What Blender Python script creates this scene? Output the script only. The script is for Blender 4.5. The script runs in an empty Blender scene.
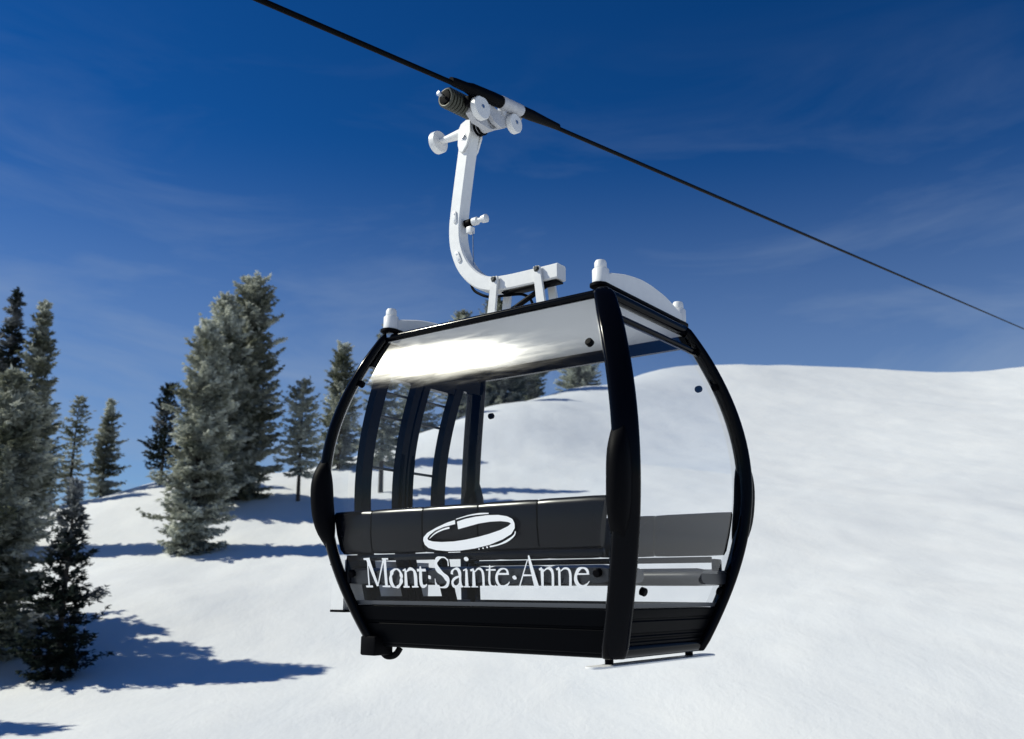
import bpy, bmesh, math, random
import numpy as np
from mathutils import Vector, Matrix

S = bpy.context.scene
COL = S.collection
R_ = math.radians

# ------------------------------------------------------------------ camera
PITCH, ROLL, FPX = 0.235843, 0.0051447, 922.2
W_, H_ = 1024, 739
cp, sp = math.cos(PITCH), math.sin(PITCH)
F0 = Vector((0, cp, sp)); U0 = Vector((0, -sp, cp)); R0 = Vector((1, 0, 0))
RV = R0 * math.cos(ROLL) + U0 * math.sin(ROLL)
UV = -R0 * math.sin(ROLL) + U0 * math.cos(ROLL)
cam = bpy.data.cameras.new('camera')
cam.sensor_width = 36; cam.lens = FPX * 36 / W_
cam.clip_start = 0.05; cam.clip_end = 9000
cam.dof.use_dof = True; cam.dof.focus_distance = 5.9; cam.dof.aperture_fstop = 2.4
camo = bpy.data.objects.new('camera', cam); COL.objects.link(camo)
camo.matrix_world = Matrix(((RV.x, UV.x, -F0.x, 0), (RV.y, UV.y, -F0.y, 0), (RV.z, UV.z, -F0.z, 0), (0, 0, 0, 1)))
S.camera = camo

# ------------------------------------------------------------------ light
SUN_EL, SUN_AZ = R_(40.8), R_(-85.0)          # azimuth clockwise from +Y
SUN_DIR = Vector((math.sin(SUN_AZ) * math.cos(SUN_EL), math.cos(SUN_AZ) * math.cos(SUN_EL), math.sin(SUN_EL)))
sl = bpy.data.lights.new('sun', 'SUN'); sl.energy = 4.4; sl.angle = R_(0.53); sl.color = (1.0, 0.98, 0.84)
so = bpy.data.objects.new('sun', sl); COL.objects.link(so)
so.rotation_euler = SUN_DIR.to_track_quat('Z', 'Y').to_euler(); so.location = SUN_DIR * 60

world = bpy.data.worlds.new('World'); S.world = world; world.use_nodes = True
nt = world.node_tree; nt.nodes.clear()
def N(nt, typ, **kw):
    n = nt.nodes.new(typ)
    for k, v in kw.items():
        if k.startswith('i_'):
            n.inputs[k[2:].replace('_', ' ')].default_value = v
        else:
            setattr(n, k, v)
    return n
def L(nt, a, b): nt.links.new(a, b)
sky = N(nt, 'ShaderNodeTexSky', sky_type='NISHITA', sun_disc=False, sun_elevation=SUN_EL, sun_rotation=SUN_AZ % (2 * math.pi),
        altitude=2600.0, air_density=1.0, dust_density=0.0, ozone_density=3.0)
hsv = N(nt, 'ShaderNodeHueSaturation', i_Saturation=1.32, i_Value=1.0)
gam = N(nt, 'ShaderNodeGamma', i_Gamma=1.25)
L(nt, sky.outputs[0], hsv.inputs['Color']); L(nt, hsv.outputs[0], gam.inputs['Color'])
# thin streaky cirrus, laid out by direction over the whole dome
tc = N(nt, 'ShaderNodeTexCoord')
mp = N(nt, 'ShaderNodeMapping'); mp.inputs['Scale'].default_value = (1.5, 1.5, 6.5); mp.inputs['Rotation'].default_value = (0.0, 0.32, 0.2); mp.inputs['Location'].default_value = (0.9, 2.3, 1.7)
L(nt, tc.outputs['Generated'], mp.inputs['Vector'])
n1 = N(nt, 'ShaderNodeTexNoise', i_Scale=1.9, i_Detail=7.0, i_Roughness=0.58, i_Distortion=0.6)
L(nt, mp.outputs[0], n1.inputs['Vector'])
r1 = N(nt, 'ShaderNodeValToRGB'); r1.color_ramp.elements[0].position = 0.46; r1.color_ramp.elements[1].position = 0.70
L(nt, n1.outputs['Fac'], r1.inputs['Fac'])
# cirrus is denser low in the sky
sx = N(nt, 'ShaderNodeSeparateXYZ'); L(nt, tc.outputs['Generated'], sx.inputs[0])
mr = N(nt, 'ShaderNodeMapRange'); mr.inputs['From Min'].default_value = 0.56; mr.inputs['From Max'].default_value = 0.14
mr.inputs['To Min'].default_value = 0.0; mr.inputs['To Max'].default_value = 0.36
L(nt, sx.outputs['Z'], mr.inputs['Value'])
mm = N(nt, 'ShaderNodeMath', operation='MULTIPLY'); L(nt, r1.outputs['Color'], mm.inputs[0]); L(nt, mr.outputs[0], mm.inputs[1])
mix = N(nt, 'ShaderNodeMix', data_type='RGBA')
mix.inputs['B'].default_value = (4.6, 6.1, 8.6, 1)
# plus the even veil that whitens the sky towards the skyline
ve = N(nt, 'ShaderNodeMapRange', interpolation_type='SMOOTHSTEP'); ve.inputs['From Min'].default_value = 0.47; ve.inputs['From Max'].default_value = 0.12
ve.inputs['To Min'].default_value = 0.0; ve.inputs['To Max'].default_value = 0.46
L(nt, sx.outputs['Z'], ve.inputs['Value'])
ad = N(nt, 'ShaderNodeMath', operation='ADD', use_clamp=True); L(nt, mm.outputs[0], ad.inputs[0]); L(nt, ve.outputs[0], ad.inputs[1])
L(nt, ad.outputs[0], mix.inputs['Factor']); L(nt, gam.outputs[0], mix.inputs['A'])
bg = N(nt, 'ShaderNodeBackground', i_Strength=0.061)
L(nt, mix.outputs['Result'], bg.inputs['Color'])
wo = N(nt, 'ShaderNodeOutputWorld'); L(nt, bg.outputs[0], wo.inputs['Surface'])

S.view_settings.view_transform = 'Standard'; S.view_settings.look = 'None'
S.view_settings.exposure = 0.0; S.view_settings.gamma = 1.0
S.render.engine = 'CYCLES'
S.cycles.transparent_max_bounces = 32; S.cycles.max_bounces = 10

# ------------------------------------------------------------------ materials
def new_mat(name):
    m = bpy.data.materials.new(name); m.use_nodes = True
    t = m.node_tree; t.nodes.clear()
    o = t.nodes.new('ShaderNodeOutputMaterial')
    return m, t, o
def principled(name, col, rough=0.5, metal=0.0, spec=0.5, coat=0.0, vary=0.0, vscale=20.0, bump=0.0, bscale=60.0, rvary=0.0):
    m, t, o = new_mat(name)
    p = t.nodes.new('ShaderNodeBsdfPrincipled')
    p.inputs['Base Color'].default_value = (*col, 1); p.inputs['Roughness'].default_value = rough
    p.inputs['Metallic'].default_value = metal; p.inputs['Specular IOR Level'].default_value = spec
    p.inputs['Coat Weight'].default_value = coat; p.inputs['Coat Roughness'].default_value = 0.08
    c = t.nodes.new('ShaderNodeTexCoord')
    if vary or rvary:
        n = N(t, 'ShaderNodeTexNoise', i_Scale=vscale, i_Detail=5.0, i_Roughness=0.6); L(t, c.outputs['Object'], n.inputs['Vector'])
        if vary:
            mx = N(t, 'ShaderNodeMix', data_type='RGBA')
            mx.inputs['A'].default_value = (*[v * (1 - vary) for v in col], 1); mx.inputs['B'].default_value = (*[min(1, v * (1 + vary)) for v in col], 1)
            L(t, n.outputs['Fac'], mx.inputs['Factor']); L(t, mx.outputs['Result'], p.inputs['Base Color'])
        if rvary:
            q = N(t, 'ShaderNodeMapRange'); q.inputs['To Min'].default_value = max(0.02, rough - rvary); q.inputs['To Max'].default_value = rough + rvary
            L(t, n.outputs['Fac'], q.inputs['Value']); L(t, q.outputs[0], p.inputs['Roughness'])
    if bump:
        n = N(t, 'ShaderNodeTexNoise', i_Scale=bscale, i_Detail=4.0); L(t, c.outputs['Object'], n.inputs['Vector'])
        b = N(t, 'ShaderNodeBump', i_Strength=bump, i_Distance=0.004); L(t, n.outputs['Fac'], b.inputs['Height']); L(t, b.outputs[0], p.inputs['Normal'])
    L(t, p.outputs[0], o.inputs['Surface'])
    return m
M = {}
M['black'] = principled('black_paint', (0.002, 0.0024, 0.004), 0.12, spec=0.065, rvary=0.03, vscale=7)
M['panel'] = principled('black_body_panel', (0.002, 0.0024, 0.0035), 0.36, spec=0.02, rvary=0.05, vscale=9)
M['rubber'] = principled('black_rubber', (0.002, 0.002, 0.003), 0.55, spec=0.05, bump=0.1, bscale=120)
M['cable'] = principled('greased_steel_rope', (0.0016, 0.0016, 0.002), 0.55, spec=0.05, vary=0.3, vscale=40)
M['white'] = principled('white_paint', (0.78, 0.78, 0.775), 0.42, vary=0.09, vscale=14, bump=0.05, bscale=90, rvary=0.1)
M['cast'] = principled('grey_white_casting', (0.50, 0.51, 0.54), 0.5, vary=0.3, vscale=22, bump=0.25, bscale=45)
M['steel'] = principled('brushed_steel', (0.55, 0.56, 0.58), 0.35, metal=1.0, vary=0.1, vscale=60)
M['darksteel'] = principled('dark_steel', (0.06, 0.062, 0.06), 0.45, metal=0.6, vary=0.2, vscale=50)
M['spring'] = principled('dark_olive_spring', (0.055, 0.058, 0.046), 0.45, metal=0.3, vary=0.25, vscale=60)
M['ceiling'] = principled('pale_headliner', (0.74, 0.75, 0.76), 0.38, vary=0.05, vscale=5)
M['roof'] = principled('roof_skin', (0.10, 0.105, 0.11), 0.4, vary=0.1, vscale=6)
M['bench'] = principled('black_moulded_seat', (0.003, 0.004, 0.007), 0.22, spec=0.16)
M['seat'] = principled('dark_vinyl_seat', (0.016, 0.018, 0.023), 0.30, spec=0.4)
M['grey'] = principled('grey_interior_plastic', (0.065, 0.07, 0.08), 0.5, vary=0.1, vscale=8)
M['floor'] = principled('dark_ribbed_floor', (0.03, 0.03, 0.032), 0.7, vary=0.2, vscale=25)
M['decal'] = principled('white_vinyl', (0.92, 0.92, 0.92), 0.5, spec=0.3)

def glass_mat(name='tinted_window', rough=(0.175, 0.225), ior=1.235, haze=0.0):
    m, t, o = new_mat(name)
    tr = N(t, 'ShaderNodeBsdfTransparent'); tr.inputs['Color'].default_value = (0.955, 0.966, 0.98, 1)
    gl = N(t, 'ShaderNodeBsdfGlossy', distribution='BECKMANN'); gl.inputs['Color'].default_value = (1, 1, 1, 1)
    # wiped streaks and smudges along the pane change how sharp it mirrors
    c = t.nodes.new('ShaderNodeTexCoord'); mp = N(t, 'ShaderNodeMapping'); mp.inputs['Scale'].default_value = (1.6, 1.6, 15.0); L(t, c.outputs['Object'], mp.inputs['Vector'])
    n = N(t, 'ShaderNodeTexNoise', i_Scale=1.5, i_Detail=5.0, i_Roughness=0.6, i_Distortion=0.5); L(t, mp.outputs[0], n.inputs['Vector'])
    rr = N(t, 'ShaderNodeMapRange'); rr.inputs['From Min'].default_value = 0.3; rr.inputs['From Max'].default_value = 0.7
    rr.inputs['To Min'].default_value = rough[0]; rr.inputs['To Max'].default_value = rough[1]
    L(t, n.outputs['Fac'], rr.inputs['Value']); L(t, rr.outputs[0], gl.inputs['Roughness'])
    bp = N(t, 'ShaderNodeBump', i_Strength=0.014, i_Distance=0.004); L(t, n.outputs['Fac'], bp.inputs['Height']); L(t, bp.outputs[0], gl.inputs['Normal'])
    # the sheet stands for both faces of a thin pane: same Fresnel from either side
    ge = N(t, 'ShaderNodeNewGeometry'); io = N(t, 'ShaderNodeMapRange'); io.inputs['To Min'].default_value = ior; io.inputs['To Max'].default_value = 1 / ior
    fr = N(t, 'ShaderNodeFresnel'); L(t, ge.outputs['Backfacing'], io.inputs['Value']); L(t, io.outputs[0], fr.inputs['IOR'])
    mx = N(t, 'ShaderNodeMixShader')
    L(t, fr.outputs[0], mx.inputs['Fac']); L(t, tr.outputs[0], mx.inputs[1]); L(t, gl.outputs[0], mx.inputs[2])
    L(t, mx.outputs[0], o.inputs['Surface'])
    return m
M['glass'] = glass_mat()
M['clear'] = glass_mat('door_window', (0.05, 0.06), 1.25)
M['side_glass'] = glass_mat('side_window', (0.05, 0.09), 1.50)

def snow_mat():
    m, t, o = new_mat('wind_packed_snow')
    p = t.nodes.new('ShaderNodeBsdfPrincipled'); p.inputs['Roughness'].default_value = 0.75; p.inputs['Specular IOR Level'].default_value = 0.25
    g = t.nodes.new('ShaderNodeNewGeometry')
    mp = N(t, 'ShaderNodeMapping'); mp.inputs['Scale'].default_value = (1.0, 0.42, 1.0); mp.inputs['Rotation'].default_value = (0, 0, -0.75)
    L(t, g.outputs['Position'], mp.inputs['Vector'])
    a = N(t, 'ShaderNodeTexNoise', i_Scale=0.11, i_Detail=9.0, i_Roughness=0.66, i_Distortion=1.2); L(t, mp.outputs[0], a.inputs['Vector'])
    b = N(t, 'ShaderNodeTexNoise', i_Scale=0.55, i_Detail=11.0, i_Roughness=0.66, i_Distortion=0.25); L(t, mp.outputs[0], b.inputs['Vector'])
    c = N(t, 'ShaderNodeTexNoise', i_Scale=6.0, i_Detail=7.0, i_Roughness=0.7); L(t, g.outputs['Position'], c.inputs['Vector'])
    # packed / fresh snow: faint difference in whiteness, patches with a shape of their own
    r = N(t, 'ShaderNodeValToRGB'); r.color_ramp.elements[0].position = 0.30; r.color_ramp.elements[1].position = 0.66
    r.color_ramp.elements[0].color = (0.74, 0.765, 0.785, 1); r.color_ramp.elements[1].color = (0.84, 0.845, 0.835, 1)
    am = N(t, 'ShaderNodeMix', data_type='FLOAT'); am.inputs['Factor'].default_value = 0.35; L(t, a.outputs['Fac'], am.inputs['A']); L(t, b.outputs['Fac'], am.inputs['B'])
    L(t, am.outputs['Result'], r.inputs['Fac']); L(t, r.outputs[0], p.inputs['Base Color'])
    b1 = N(t, 'ShaderNodeBump', i_Strength=0.45, i_Distance=0.13); L(t, b.outputs['Fac'], b1.inputs['Height'])
    b2 = N(t, 'ShaderNodeBump', i_Strength=0.4, i_Distance=0.02); L(t, c.outputs['Fac'], b2.inputs['Height'])
    L(t, b1.outputs[0], b2.inputs['Normal']); L(t, b2.outputs[0], p.inputs['Normal'])
    L(t, p.outputs[0], o.inputs['Surface'])
    return m
M['snow'] = snow_mat()

def foliage_mat(name, green, frost):
    m, t, o = new_mat(name)
    d = t.nodes.new('ShaderNodeBsdfPrincipled'); d.inputs['Roughness'].default_value = 0.7; d.inputs['Specular IOR Level'].default_value = 0.15
    at = N(t, 'ShaderNodeAttribute', attribute_name='frost')
    mx = N(t, 'ShaderNodeMix', data_type='RGBA'); mx.inputs['A'].default_value = (*green, 1); mx.inputs['B'].default_value = (*frost, 1)
    L(t, at.outputs['Fac'], mx.inputs['Factor']); L(t, mx.outputs['Result'], d.inputs['Base Color'])
    tl = N(t, 'ShaderNodeBsdfTranslucent'); L(t, mx.outputs['Result'], tl.inputs['Color'])
    ms = N(t, 'ShaderNodeMixShader', i_Fac=0.38); L(t, d.outputs[0], ms.inputs[1]); L(t, tl.outputs[0], ms.inputs[2])
    L(t, ms.outputs[0], o.inputs['Surface'])
    return m
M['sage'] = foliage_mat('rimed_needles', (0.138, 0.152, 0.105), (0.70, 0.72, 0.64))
M['dark'] = foliage_mat('dark_and_shaded_needles', (0.018, 0.027, 0.022), (0.60, 0.63, 0.66))  # own dark green, also used to put shade into the leftmost trees' colour
def bark_mat():
    m, t, o = new_mat('dark_bark')
    p = t.nodes.new('ShaderNodeBsdfPrincipled'); p.inputs['Roughness'].default_value = 0.9
    c = t.nodes.new('ShaderNodeTexCoord'); mp = N(t, 'ShaderNodeMapping'); mp.inputs['Scale'].default_value = (6, 6, 1.2); L(t, c.outputs['Object'], mp.inputs['Vector'])
    n = N(t, 'ShaderNodeTexNoise', i_Scale=3.0, i_Detail=6.0); L(t, mp.outputs[0], n.inputs['Vector'])
    r = N(t, 'ShaderNodeValToRGB'); r.color_ramp.elements[0].color = (0.018, 0.015, 0.013, 1); r.color_ramp.elements[1].color = (0.075, 0.062, 0.052, 1)
    L(t, n.outputs['Fac'], r.inputs['Fac']); L(t, r.outputs[0], p.inputs['Base Color'])
    b = N(t, 'ShaderNodeBump', i_Strength=0.6, i_Distance=0.03); L(t, n.outputs['Fac'], b.inputs['Height']); L(t, b.outputs[0], p.inputs['Normal'])
    L(t, p.outputs[0], o.inputs['Surface'])
    return m
M['bark'] = bark_mat()

# ------------------------------------------------------------------ mesh helpers
class MB:
    def __init__(s): s.v = []; s.f = []
    def add(s, verts, faces):
        o = len(s.v); s.v += [tuple(v) for v in verts]; s.f += [tuple(i + o for i in f) for f in faces]
        return s
    def loft(s, rings, closed_ring=True, cap=True, loop=False):
        n = len(rings[0]); v = [p for r in rings for p in r]; f = []
        m = len(rings)
        for i in range(m if loop else m - 1):
            i2 = (i + 1) % m
            for j in range(n if closed_ring else n - 1):
                k = (j + 1) % n
                f.append((i * n + j, i * n + k, i2 * n + k, i2 * n + j))
        if cap and closed_ring and not loop:
            f.append(tuple(reversed(range(n)))); f.append(tuple((m - 1) * n + j for j in range(n)))
        return s.add(v, f)
    def box(s, c, size, rot=None, bev=0.0, seg=2):
        bm = bmesh.new(); bmesh.ops.create_cube(bm, size=1.0)
        for v in bm.verts: v.co = Vector((v.co.x * size[0], v.co.y * size[1], v.co.z * size[2]))
        if bev: bmesh.ops.bevel(bm, geom=bm.edges[:], offset=bev, segments=seg, affect='EDGES', profile=0.5)
        bm.verts.ensure_lookup_table()
        c = Vector(c)
        vs = [((rot @ v.co) if rot else v.co) + c for v in bm.verts]
        fs = [[v.index for v in f.verts] for f in bm.faces]
        bm.free(); return s.add(vs, fs)
    def tube(s, path, rad, n=10, cap=True):
        P = [Vector(p) for p in path]; rings = []
        if not hasattr(rad, '__len__'): rad = [rad] * len(P)
        up = None
        for i, p in enumerate(P):
            t = (P[min(i + 1, len(P) - 1)] - P[max(i - 1, 0)]).normalized()
            if up is None:
                a = Vector((0, 0, 1)) if abs(t.z) < 0.9 else Vector((1, 0, 0))
                up = (a - t * a.dot(t)).normalized()
            else:
                up = (up - t * up.dot(t)).normalized()
            sd = t.cross(up)
            rings.append([p + (up * math.sin(2 * math.pi * k / n) + sd * math.cos(2 * math.pi * k / n)) * rad[i] for k in range(n)])
        return s.loft(rings, cap=cap)
    def lathe(s, base, axis, prof, n=24):
        # prof: list of (distance along axis, radius)
        b = Vector(base); a = Vector(axis).normalized()
        u = a.orthogonal().normalized(); w = a.cross(u)
        rings = [[b + a * d + (u * math.cos(2 * math.pi * k / n) + w * math.sin(2 * math.pi * k / n)) * max(r, 1e-4) for k in range(n)] for d, r in prof]
        return s.loft(rings)
    def build(s, name, mat, parent=None, smooth=35):
        me = bpy.data.meshes.new(name); me.from_pydata(s.v, [], s.f); me.validate()
        bm = bmesh.new(); bm.from_mesh(me); bmesh.ops.recalc_face_normals(bm, faces=bm.faces[:]); bm.to_mesh(me); bm.free()
        me.materials.append(mat)
        if smooth:
            me.polygons.foreach_set('use_smooth', [True] * len(me.polygons))
            me.set_sharp_from_angle(angle=R_(smooth))
        o = bpy.data.objects.new(name, me); COL.objects.link(o)
        if parent: o.parent = parent
        return o
def empty(name, loc, rz=0.0):
    o = bpy.data.objects.new(name, None); COL.objects.link(o); o.location = loc; o.rotation_euler = (0, 0, rz); o.empty_display_size = 0.3
    return o
def tag(o, label=None, cat=None, group=None, kind=None):
    if label: o['label'] = label
    if cat: o['category'] = cat
    if group: o['group'] = group
    if kind: o['kind'] = kind
    return o
def crom(P, n=8):
    # Catmull-Rom through tuples
    P = [np.array(p, float) for p in P]; out = []
    for i in range(len(P) - 1):
        p0 = P[max(i - 1, 0)]; p1 = P[i]; p2 = P[i + 1]; p3 = P[min(i + 2, len(P) - 1)]
        for k in range(n):
            t = k / n
            out.append(0.5 * ((2 * p1) + (-p0 + p2) * t + (2 * p0 - 5 * p1 + 4 * p2 - p3) * t * t + (-p0 + 3 * p1 - 3 * p2 + p3) * t ** 3))
    out.append(P[-1]); return out

def at(px, py, depth):
    """world point seen at that place of the photograph, `depth` metres along +Y"""
    d = F0 + RV * ((px - 512) / FPX) - UV * ((py - 369.5) / FPX)
    return d * (depth / d.y)

# ------------------------------------------------------------------ snow slope
CTRL = [at(*c) for c in [
    (512, 739, 26), (100, 739, 25), (950, 739, 24), (30, 668, 36), (300, 660, 37), (110, 606, 43), (620, 660, 34), (1000, 620, 36),
    (195, 552, 58), (330, 543, 60), (10, 572, 55), (245, 494, 76), (800, 570, 48), (800, 500, 72), (1010, 500, 70), (600, 540, 56),
    (800, 420, 128), (1000, 420, 124), (640, 450, 105), (400, 500, 75), (640, 378, 185), (760, 368.5, 195), (800, 368, 198), (850, 373, 205), (940, 377.5, 200), (1024, 368, 195),
    (560, 391, 155), (490, 405, 128), (430, 430, 108), (300, 476, 88), (210, 476, 86), (165, 481, 84), (130, 490, 82), (90, 499, 80), (30, 507, 79), (-80, 524, 78),
    (800, 386, 160), (940, 390, 160), (690, 392, 152), (1040, 384, 158), (600, 410, 128),
    (-250, 540, 74), (-200, 640, 38), (-400, 700, 30), (1300, 600, 38), (1400, 470, 80), (1250, 372, 190), (1500, 380, 180)]]
CTRL = [tuple(c) for c in CTRL]
def beyond(px, py, d, f, drop):
    c = at(px, py, d); return (c.x * f, c.y * f, c.z - drop)
CTRL += [beyond(640, 378, 185, 1.3, 8), beyond(800, 366, 198, 1.3, 10), beyond(940, 372, 200, 1.3, 10), beyond(1100, 368, 195, 1.3, 10), beyond(490, 405, 128, 1.35, 3), beyond(560, 391, 155, 1.35, 6),
         beyond(300, 476, 88, 1.4, 3), beyond(130, 490, 82, 1.5, 8), beyond(30, 512, 79, 1.5, 10), beyond(-150, 530, 76, 1.5, 12)]
CTRL += [(0, 0, -7.2), (-14, 5, -6.6), (14, 5, -7.4), (0, -30, -12), (-45, -25, -11), (45, -25, -13), (-60, 20, -5.5), (60, 20, -6)]
CX = np.array([c[:2] for c in CTRL]); CZ = np.array([c[2] for c in CTRL])
def _phi(d2): return 0.5 * d2 * np.log(d2 + 1e-9)
def _tps():
    n = len(CX); K = _phi(((CX[:, None] - CX[None]) ** 2).sum(-1)) + np.eye(n) * 6.0
    Pm = np.hstack([np.ones((n, 1)), CX]); A = np.zeros((n + 3, n + 3)); A[:n, :n] = K; A[:n, n:] = Pm; A[n:, :n] = Pm.T
    return np.linalg.solve(A, np.concatenate([CZ, np.zeros(3)]))
TW = _tps()
def vnoise(x, y, seed):
    rs = np.random.RandomState(seed); G = rs.rand(256, 256)
    xi = np.floor(x).astype(int); yi = np.floor(y).astype(int); fx = x - xi; fy = y - yi
    fx = fx * fx * (3 - 2 * fx); fy = fy * fy * (3 - 2 * fy); g = lambda a, b: G[a % 256, b % 256]
    return (g(xi, yi) * (1 - fx) + g(xi + 1, yi) * fx) * (1 - fy) + (g(xi, yi + 1) * (1 - fx) + g(xi + 1, yi + 1) * fx) * fy - 0.5
def ground_z(x, y):
    x = np.atleast_1d(np.asarray(x, float)); y = np.atleast_1d(np.asarray(y, float))
    r = np.hypot(x, y); k = np.where(r > 270, 270 / np.maximum(r, 1), 1.0); X = x * k; Y = y * k
    z = np.full(X.shape, 0.0)
    for i in range(0, len(X), 20000):
        q = np.stack([X[i:i + 20000], Y[i:i + 20000]], -1)
        z[i:i + 20000] = _phi(((q[:, None] - CX[None]) ** 2).sum(-1)) @ TW[:-3] + TW[-3] + q @ TW[-2:]
    z = np.clip(z, -16, 60)
    z = z - np.clip(r - 270, 0, 400) * 0.22
    a = np.clip((r - 12) / 30, 0, 1)
    z = z + a * (0.55 * vnoise(x / 14 + 3, y / 18, 1) + 0.22 * vnoise(x / 4.5 + y / 19, y / 5.5, 2) + 0.06 * vnoise(x / 1.4, y / 1.7, 3))
    return z
def make_ground():
    az = np.concatenate([np.linspace(-180, -42, 50)[:-1], np.linspace(-42, 42, 420), np.linspace(42, 180, 50)[1:-1]]) * math.pi / 180
    rr = np.concatenate([np.geomspace(1.5, 20, 14)[:-1], np.geomspace(20, 280, 330)[:-1], np.geomspace(280, 5000, 24)])
    A, Rr = np.meshgrid(az, rr); x = (Rr * np.sin(A)).ravel(); y = (Rr * np.cos(A)).ravel()
    z = ground_z(x, y); na, nr = len(az), len(rr)
    v = np.concatenate([np.stack([x, y, z], -1), [[0, 0, float(ground_z(0, 0)[0])]]])
    f = []
    for i in range(nr - 1):
        b = i * na
        for j in range(na):
            k = (j + 1) % na; f.append((b + j, b + na + j, b + na + k, b + k))
    c = nr * na
    for j in range(na): f.append((c, j, (j + 1) % na))
    me = bpy.data.meshes.new('snow_ground'); me.from_pydata(v.tolist(), [], f); me.materials.append(M['snow'])
    me.polygons.foreach_set('use_smooth', [True] * len(me.polygons))
    bm = bmesh.new(); bm.from_mesh(me); bmesh.ops.recalc_face_normals(bm, faces=bm.faces[:])
    if sum(fc.normal.z for fc in bm.faces) < 0: bmesh.ops.reverse_faces(bm, faces=bm.faces[:])
    bm.to_mesh(me); bm.free()
    o = bpy.data.objects.new('snow_ground', me); COL.objects.link(o)
    tag(o, 'white snow covered ski slope rising to a smooth crest', kind='structure')
make_ground()
# ------------------------------------------------------------------ gondola
HT = 2.05
PHX = [0.024182, -0.109527, -0.088740, 0.427821, 0.887011]
PHY = [0.0097215, -0.0515443, -0.154870, 0.456682, 0.496261]
hx = lambda z: float(np.polyval(PHX, min(max(z, -0.1), 2.1)))
hy = lambda z: float(np.polyval(PHY, min(max(z, -0.1), 2.1)))
G = empty('gondola', (0.133736, 6.021131, -0.347287), -0.643161)
tag(G, 'black ski gondola with curved glass, white hanger arm and white lettering, hanging from the cable', 'gondola')

def facept(side, s, z, off=0.0):
    """point on the curved face; s = -1..1 across, off = outward"""
    X, Y = hx(z), hy(z)
    if side == 'front': return (s * X, -(Y + off), z)
    if side == 'back': return (s * X, Y + off, z)
    if side == 'right': return (X + off, s * Y, z)
    return (-(X + off), s * Y, z)

# corner posts
for sx_ in (-1, 1):
    for sy_ in (-1, 1):
        mb = MB(); rings = []
        d = Vector((sx_, sy_, 0)).normalized(); ta = Vector((-d.y, d.x, 0))
        zs = np.concatenate([[0.0, 0.004, 0.02], np.linspace(0.06, 2.0, 34), [2.03, 2.055, 2.07]])
        for z in zs:
            k = 1.0
            if z < 0.06: k = 0.80 + 0.2 * math.sqrt(max(0, z / 0.06)) if z > 0 else 0.72
            if z > 1.85: k = 1 - 0.16 * ((z - 1.85) / 0.2)
            if z > 2.02: k *= 1 - 0.5 * ((z - 2.02) / 0.05) ** 2
            c = Vector((sx_ * hx(z), sy_ * hy(z), z)); ring = []
            for a in range(24):
                an = 2 * math.pi * a / 24; ca, sa = math.cos(an), math.sin(an)
                e = 0.72
                u = math.copysign(abs(ca) ** e, ca) * 0.073 * k; w = math.copysign(abs(sa) ** e, sa) * 0.038 * k
                ring.append(c + ta * u + d * w)
            rings.append(ring)
        mb.loft(rings).build('corner_post', M['black'], G)
# top and bottom rails
for sgn in (-1, 1):
    X, Y = hx(2.03), hy(2.03)
    MB().tube([(-X, sgn * Y, 2.030), (X, sgn * Y, 2.030)], 0.025, 14).build('roof_rail', M['black'], G)
    MB().tube([(sgn * X, -Y, 2.028), (sgn * X, Y, 2.028)], 0.036, 14).build('roof_rail', M['black'], G)
    X, Y = hx(0.03), hy(0.03)
    MB().tube([(-X, sgn * (Y - 0.03), 0.034), (X, sgn * (Y - 0.03), 0.034)], 0.034, 14).build('sill_rail', M['panel'], G)
    MB().tube([(sgn * X, -Y, 0.038), (sgn * X, Y, 0.038)], 0.040, 14).build('sill_rail', M['black'], G)
# lower body panels with pressed grooves
def lower_panel(side, grooves, depth):
    zs = [0.004, 0.010, 0.030] if side in ('front', 'back') else [0.05]
    for g in grooves: zs += [g - 0.012, g - 0.004, g + 0.004, g + 0.012]
    zs += [0.235, 0.252, 0.258]
    off = [-0.03, -0.008, 0.010] if side in ('front', 'back') else [0.012]
    for g in grooves: off += [0.012, 0.012 - depth, 0.012 - depth, 0.012]
    off += [0.012, 0.008, -0.002]
    mb = MB(); rows = []
    for z, o in zip(zs, off): rows.append([facept(side, s, z, o) for s in np.linspace(-0.985, 0.985, 9)])
    rows.append([facept(side, s, 0.256, -0.04) for s in np.linspace(-0.985, 0.985, 9)])
    rows.append([facept(side, s, zs[0], -0.04) for s in np.linspace(-0.985, 0.985, 9)])
    mb.loft(rows, closed_ring=False)
    return mb.build('lower_panel', M['panel'], G, smooth=25)
lower_panel('front', [0.158], 0.010); lower_panel('back', [0.158], 0.010)
lower_panel('right', [0.09, 0.12, 0.20], 0.008); lower_panel('left', [0.12, 0.20], 0.008)
# inner grey lip along the top of each panel
for side in ('front', 'back', 'right', 'left'):
    rows = [[facept(side, s, z, o) for s in np.linspace(-0.93, 0.93, 9)] for z, o in ((0.262, -0.004), (0.285, -0.004), (0.285, -0.03), (0.262, -0.03))]
    MB().loft([list(r) for r in zip(*rows)]).build('window_sill', M['grey'], G, smooth=25)
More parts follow.
